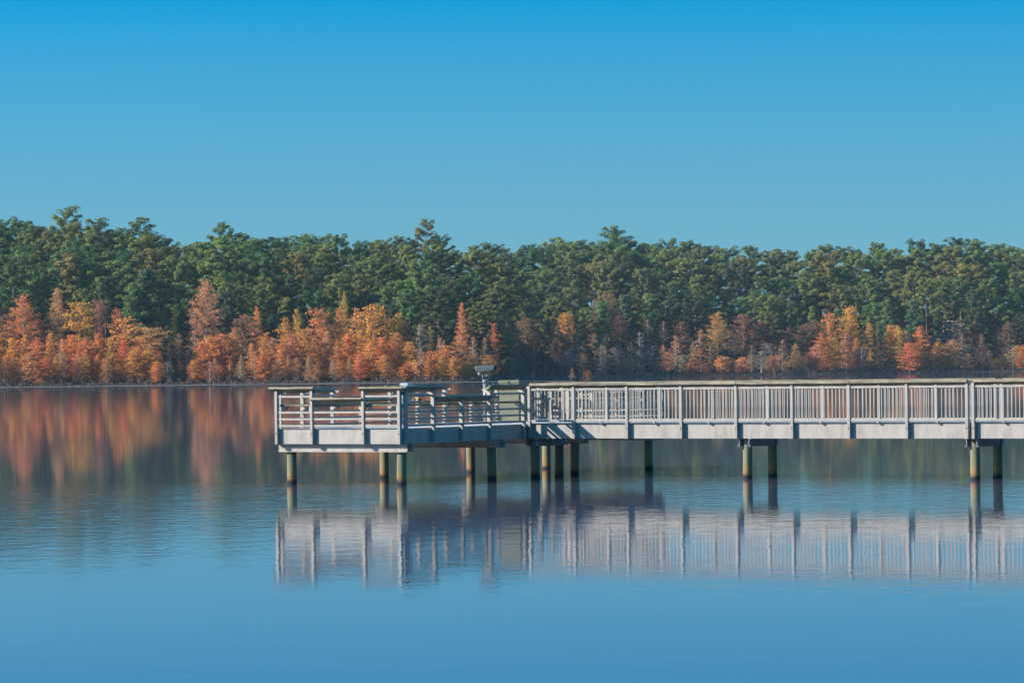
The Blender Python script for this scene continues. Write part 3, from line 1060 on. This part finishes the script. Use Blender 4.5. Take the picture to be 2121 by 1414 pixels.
# the autumn trees along the shore: column, top row, half width (photo pixels), colour, form, metres behind the shore
C, RO, FL, SP, BA, SM = CY_CONE, CY_ROUND, CY_FLAT, CY_SPARSE, CY_BARE, CY_SMALL
AUTUMN = [
    (45, 614, 30, 'red', C, 16), (119, 597, 32, 'salmon', C, 17), (82, 665, 22, 'rust', RO, 18), (163, 630, 30, 'gold', RO, 16), (206, 629, 17, 'brown', FL, 14),
    (243, 640, 12, 'red', RO, 18), (257, 659, 36, 'orange', RO, 13), (316, 682, 38, 'orange', FL, 8), (428, 583, 30, 'salmon', C, 22),
    (360, 635, 15, 'yellow', C, 24), (405, 647, 20, 'brown', SP, 20), (15, 655, 22, 'rust', RO, 19), (290, 700, 22, 'salmon', C, 11),
    (4, 690, 18, 'orange', C, 8), (26, 700, 17, 'gold', C, 6), (52, 695, 20, 'orange', C, 8), (78, 700, 18, 'red', C, 6), (104, 690, 20, 'orange', C, 9),
    (128, 702, 18, 'salmon', C, 6), (152, 696, 20, 'orange', C, 8), (176, 700, 19, 'red', C, 6), (203, 690, 21, 'orange', C, 9), (229, 700, 19, 'gold', C, 6),
    (254, 705, 19, 'red', C, 7), (279, 722, 18, 'orange', C, 5), (304, 730, 18, 'gold', RO, 5), (333, 728, 17, 'orange', C, 6),
    (17, 728, 13, 'red', C, 3), (66, 735, 12, 'gold', C, 3), (114, 738, 12, 'orange', C, 3), (165, 740, 12, 'yellow', SP, 3), (217, 742, 12, 'orange', C, 3),
    (352, 715, 18, 'rust', SP, 12), (372, 690, 20, 'rust', SP, 16), (387, 725, 16, 'brown', SP, 8), (372, 742, 12, 'rust', C, 6), (347, 750, 11, 'pale', BA, 3),
    (418, 712, 18, 'red', RO, 6), (436, 700, 26, 'orange', RO, 7), (462, 694, 24, 'red', RO, 7), (488, 682, 22, 'orange', C, 8), (509, 655, 24, 'brown', RO, 16),
    (533, 636, 20, 'orange', C, 15), (550, 690, 16, 'orange', C, 7), (520, 712, 16, 'salmon', C, 5), (445, 742, 12, 'salmon', SP, 3), (500, 745, 12, 'pale', SP, 3),
    (591, 660, 18, 'orange', C, 12), (615, 641, 10, 'yellow', C, 16), (657, 643, 26, 'red', RO, 14), (714, 604, 16, 'yellow', C, 22), (703, 636, 24, 'orange', C, 15),
    (738, 641, 17, 'salmon', C, 17), (776, 634, 34, 'gold', RO, 13), (821, 651, 20, 'gold', C, 14), (841, 667, 14, 'brown', C, 15), (800, 660, 17, 'rust', C, 18),
    (869, 670, 18, 'pale', SP, 11), (893, 675, 13, 'yellow', SP, 12), (957, 628, 22, 'orange', C, 13), (983, 698, 18, 'salmon', SP, 7), (1042, 645, 22, 'orange', C, 12),
    (1022, 672, 12, 'red', C, 14), (1062, 668, 18, 'brown', C, 16), (567, 700, 17, 'salmon', C, 6), (582, 712, 15, 'orange', C, 5), (605, 694, 20, 'salmon', C, 8),
    (630, 684, 20, 'orange', C, 8), (650, 700, 18, 'red', C, 6), (676, 686, 21, 'salmon', C, 8), (698, 706, 18, 'red', C, 5), (722, 690, 21, 'orange', C, 8), (748, 684, 20, 'orange', C, 9),
    (770, 706, 18, 'orange', C, 5), (795, 700, 19, 'red', C, 6), (820, 690, 18, 'red', C, 8), (845, 708, 17, 'orange', C, 6), (872, 722, 15, 'salmon', SP, 4), (640, 738, 12, 'pale', SP, 2),
    (745, 742, 12, 'red', C, 2), (690, 745, 11, 'salmon', SP, 2), (800, 742, 12, 'salmon', SP, 2), (575, 748, 11, 'pale', SP, 2),
    (900, 728, 24, 'red', RO, 5), (926, 716, 22, 'red', RO, 7), (833, 762, 14, 'orange', SM, 2), (863, 752, 14, 'salmon', SM, 3), (944, 742, 18, 'orange', RO, 5),
    (968, 748, 15, 'gold', RO, 4), (912, 700, 16, 'salmon', SP, 10), (1005, 700, 15, 'brown', SP, 9), (1018, 730, 13, 'rust', SP, 6),
    (1088, 659, 24, 'brown', RO, 20), (1070, 700, 16, 'rust', SP, 14), (1105, 690, 16, 'rust', C, 16), (1140, 656, 10, 'red', C, 26), (1173, 651, 17, 'orange', RO, 26), (1158, 690, 18, 'rust', RO, 16),
    (1195, 688, 18, 'rust', SP, 16), (1235, 622, 18, 'brown', C, 32), (1258, 614, 18, 'brown', RO, 34), (1212, 720, 14, 'rust', SP, 8), (1175, 725, 14, 'pale', BA, 8),
    (1255, 690, 17, 'brown', SP, 4), (1247, 718, 13, 'pale', BA, 3), (1285, 655, 20, 'rust', RO, 26), (1326, 689, 11, 'pale', BA, 2), (1309, 708, 15, 'salmon', SP, 1), (1320, 735, 14, 'pale', BA, 1),
    (1354, 716, 12, 'pale', BA, 3), (1374, 714, 13, 'orange', SP, 4), (1399, 696, 20, 'salmon', SP, 4), (1340, 660, 20, 'rust', SP, 24), (1375, 665, 20, 'rust', SP, 22),
    (1412, 668, 18, 'rust', C, 20), (1430, 752, 16, 'red', SM, 2), (1453, 684, 16, 'gold', SP, 10), (1484, 648, 22, 'orange', C, 18), (1497, 740, 15, 'orange', SM, 3), (1470, 715, 14, 'rust', SP, 8),
    (1520, 680, 18, 'rust', SP, 16), (1541, 652, 22, 'brown', RO, 22), (1577, 728, 16, 'pale', BA, 2), (1558, 715, 14, 'rust', SP, 8), (1540, 742, 12, 'salmon', SM, 2), (1575, 668, 20, 'rust', RO, 22),
    (1598, 738, 15, 'salmon', SM, 2), (1621, 704, 15, 'salmon', SP, 4), (1649, 714, 15, 'salmon', C, 4), (1632, 680, 18, 'rust', RO, 18), (1665, 675, 20, 'rust', RO, 20), (1690, 664, 18, 'rust', RO, 20),
    (1703, 692, 15, 'orange', C, 7), (1688, 714, 14, 'salmon', C, 4), (1729, 700, 14, 'orange', C, 5), (1720, 650, 19, 'orange', RO, 16), (1762, 638, 24, 'gold', RO, 16), (1754, 690, 18, 'salmon', C, 6),
    (1799, 668, 17, 'gold', C, 10), (1785, 718, 16, 'pale', BA, 3), (1775, 700, 14, 'orange', C, 7), (1842, 674, 17, 'orange', C, 9), (1822, 690, 15, 'brown', C, 8), (1861, 676, 15, 'yellow', C, 12), (1876, 686, 18, 'salmon', C, 6),
    (1884, 712, 24, 'red', RO, -6), (1905, 678, 17, 'orange', C, 9), (1925, 698, 12, 'brown', C, 8), (1946, 708, 15, 'gold', C, 4), (1972, 704, 17, 'salmon', C, 5),
    (2004, 714, 12, 'lime', BA, 3), (1969, 664, 26, 'pale', BA, 24), (2035, 690, 18, 'rust', SP, 12), (2065, 680, 18, 'rust', SP, 16), (2099, 714, 12, 'lime', BA, 2), (2120, 714, 15, 'red', C, 5),
    (1995, 690, 16, 'rust', SP, 14), (2050, 725, 14, 'rust', SP, 6), (2018, 668, 17, 'brown', C, 22), (2090, 670, 18, 'rust', RO, 22), (2150, 690, 18, 'orange', C, 6), (2185, 700, 18, 'salmon', C, 6), (2220, 680, 20, 'orange', C, 9),
    (-20, 680, 22, 'orange', C, 8), (-55, 660, 24, 'red', C, 12), (-90, 690, 20, 'gold', C, 6), (-130, 670, 22, 'orange', C, 10),
    (1184, 762, 6, 'gold', SP, -60), (1105, 766, 6, 'pale', SP, -60), (1218, 768, 6, 'gold', SM, -8),
]
# low thicket filling the shore between the larger trees
x = -100
while x < 2200:
    if 338 < x < 402:
        x = 404
    right_ = x > 1060
    y = rnd.uniform(728, 758) if not right_ else rnd.uniform(706, 752)
    pool = rnd.choice((C, RO, SP, C) if not right_ else (SP, C, RO, SP))
    if 1060 < x < 1650:
        cl = rnd.choice(('rust', 'brown', 'rust', 'pale', 'salmon'))
        pool = rnd.choice((SP, SP, BA, RO))
    else:
        cl = rnd.choice(('orange', 'salmon', 'red', 'gold', 'orange', 'salmon') if not right_ else ('orange', 'salmon', 'brown', 'rust', 'orange', 'salmon', 'gold'))
    AUTUMN.append((round(x), round(y), rnd.uniform(11, 16), cl, pool, rnd.uniform(1.5, 5) if not right_ else rnd.uniform(2, 12)))
    x += rnd.uniform(17, 32)
for (x, y, hw, colr, pool, back) in AUTUMN:
    if back == -60:
        D = 800.0
    else:
        D = shore_depth(x) + back
    nm = {id(C): 'cypress_tree', id(RO): 'autumn_tree', id(FL): 'flat_topped_cypress', id(SP): 'thinning_cypress', id(BA): 'bare_tree', id(SM): 'shore_bush'}[id(pool)]
    plant(nm, rnd.choice(pool), x, y, D, hw, colr, nm)

# labels: by look first, then by place along the far shore
TREES.sort(key=lambda q: q[0])
words = {'orange': 'orange', 'red': 'red-orange', 'yellow': 'yellow', 'salmon': 'salmon pink', 'brown': 'brown', 'rust': 'dark rust', 'gold': 'golden orange',
         'pale': 'pale grey', 'lime': 'yellow-leaved grey'}
pine_words = {'skyline': ('tall green pine breaking the skyline', 'skyline pines'),
              'tier0': ('green pine just below the skyline crowns', 'upper hillside pines'),
              'tier1': ('green pine halfway down the wooded hillside', 'middle hillside pines'),
              'tier2': ('green pine on the lower wooded hillside', 'lower hillside pines'),
              'tier3': ('green pine low on the slope above the autumn trees', 'low slope pines'),
              'tier4': ('short dark pine right behind the autumn trees', 'pines behind the autumn trees')}
kind_words = {'cypress_tree': ('conical cypress', 'tree'), 'autumn_tree': ('round-crowned autumn tree', 'tree'), 'flat_topped_cypress': ('flat-topped cypress', 'tree'),
              'thinning_cypress': ('thin-leaved cypress', 'tree'), 'bare_tree': ('nearly bare tree', 'tree'), 'shore_bush': ('low bush', 'bush')}
counts, totals = {}, {}
for px, kind, o, colr in TREES:
    key = kind if kind in pine_words else (kind, words[colr])
    totals[key] = totals.get(key, 0) + 1
for px, kind, o, colr in TREES:
    key = kind if kind in pine_words else (kind, words[colr])
    counts[key] = counts.get(key, 0) + 1
    where = '' if totals[key] == 1 else ', %s such from the left' % ordinal(counts[key])
    if kind in pine_words:
        tag(o, pine_words[kind][0] + where, 'pine tree', pine_words[kind][1])
    else:
        tag(o, '%s %s on the far shore%s' % (words[colr], kind_words[kind][0], where), kind_words[kind][1],
            'bushes at the far waterline' if kind == 'shore_bush' else 'autumn trees along the far shore')


# ---- brush at the water's edge and dark understory, both beyond counting
def scatter(name, count, smin, smax, hfun, size, mat, seed, px0=-250, px1=2350, upright=0.0):
    r_ = random.Random(seed)
    mb = MB()
    for _ in range(count):
        px = r_.uniform(px0, px1)
        D = shore_depth(px) + r_.uniform(smin, smax)
        g = max(0.0, ground_z(px, D))
        z = g + hfun(px, D, r_)
        X = (px - W_PX / 2) / F_PX * D
        d = (unit(r_) + Vector((0, 0, upright))).normalized()
        s = d.cross(unit(r_)).normalized()
        L = size * r_.uniform(0.5, 1.3)
        mb.leaf((X, D, z), d * L, s * L * (0.22 if upright else 0.7))
    return link(name, mb.mesh(name, mat))


def brush_h(px, D, r_):
    top = 0.9 + 0.9 * math.sin(px * 0.11) * math.sin(px * 0.037 + 2) + 0.5 * math.sin(px * 0.31)
    return r_.random() ** 1.4 * max(0.3, top) * (1.0 if px < 1030 else 1.35) * r_.uniform(0.6, 1.25)


stuff(scatter('waterside_brush', 30000, -3.0, 5, brush_h, 0.24, M['brush'], 3, upright=1.2), 'low grey leafless brush along the far waterline', 'brush')


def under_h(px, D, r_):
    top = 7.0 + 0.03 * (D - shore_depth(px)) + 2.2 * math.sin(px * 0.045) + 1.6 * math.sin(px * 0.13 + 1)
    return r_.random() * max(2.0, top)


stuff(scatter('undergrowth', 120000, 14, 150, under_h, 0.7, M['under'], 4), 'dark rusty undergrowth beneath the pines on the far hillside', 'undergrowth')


# ------------------------------------------------------------------ thin blue air over the lake
hz = MB().box(-1250, -110, -3.0, 1250, 2320, 50.0)
m_h, ns, ls, out = new_mat('thin_haze')
pv = node(ns, 'VolumePrincipled')
pv.inputs['Color'].default_value = (0.62, 0.80, 1.0, 1)
pv.inputs['Density'].default_value = 0.00005
pv.inputs['Anisotropy'].default_value = 0.1
ls.new(pv.outputs[0], out.inputs['Volume'])
hz_o = link('haze', hz.mesh('haze', m_h))
stuff(hz_o, 'thin blue haze over the lake', 'haze')
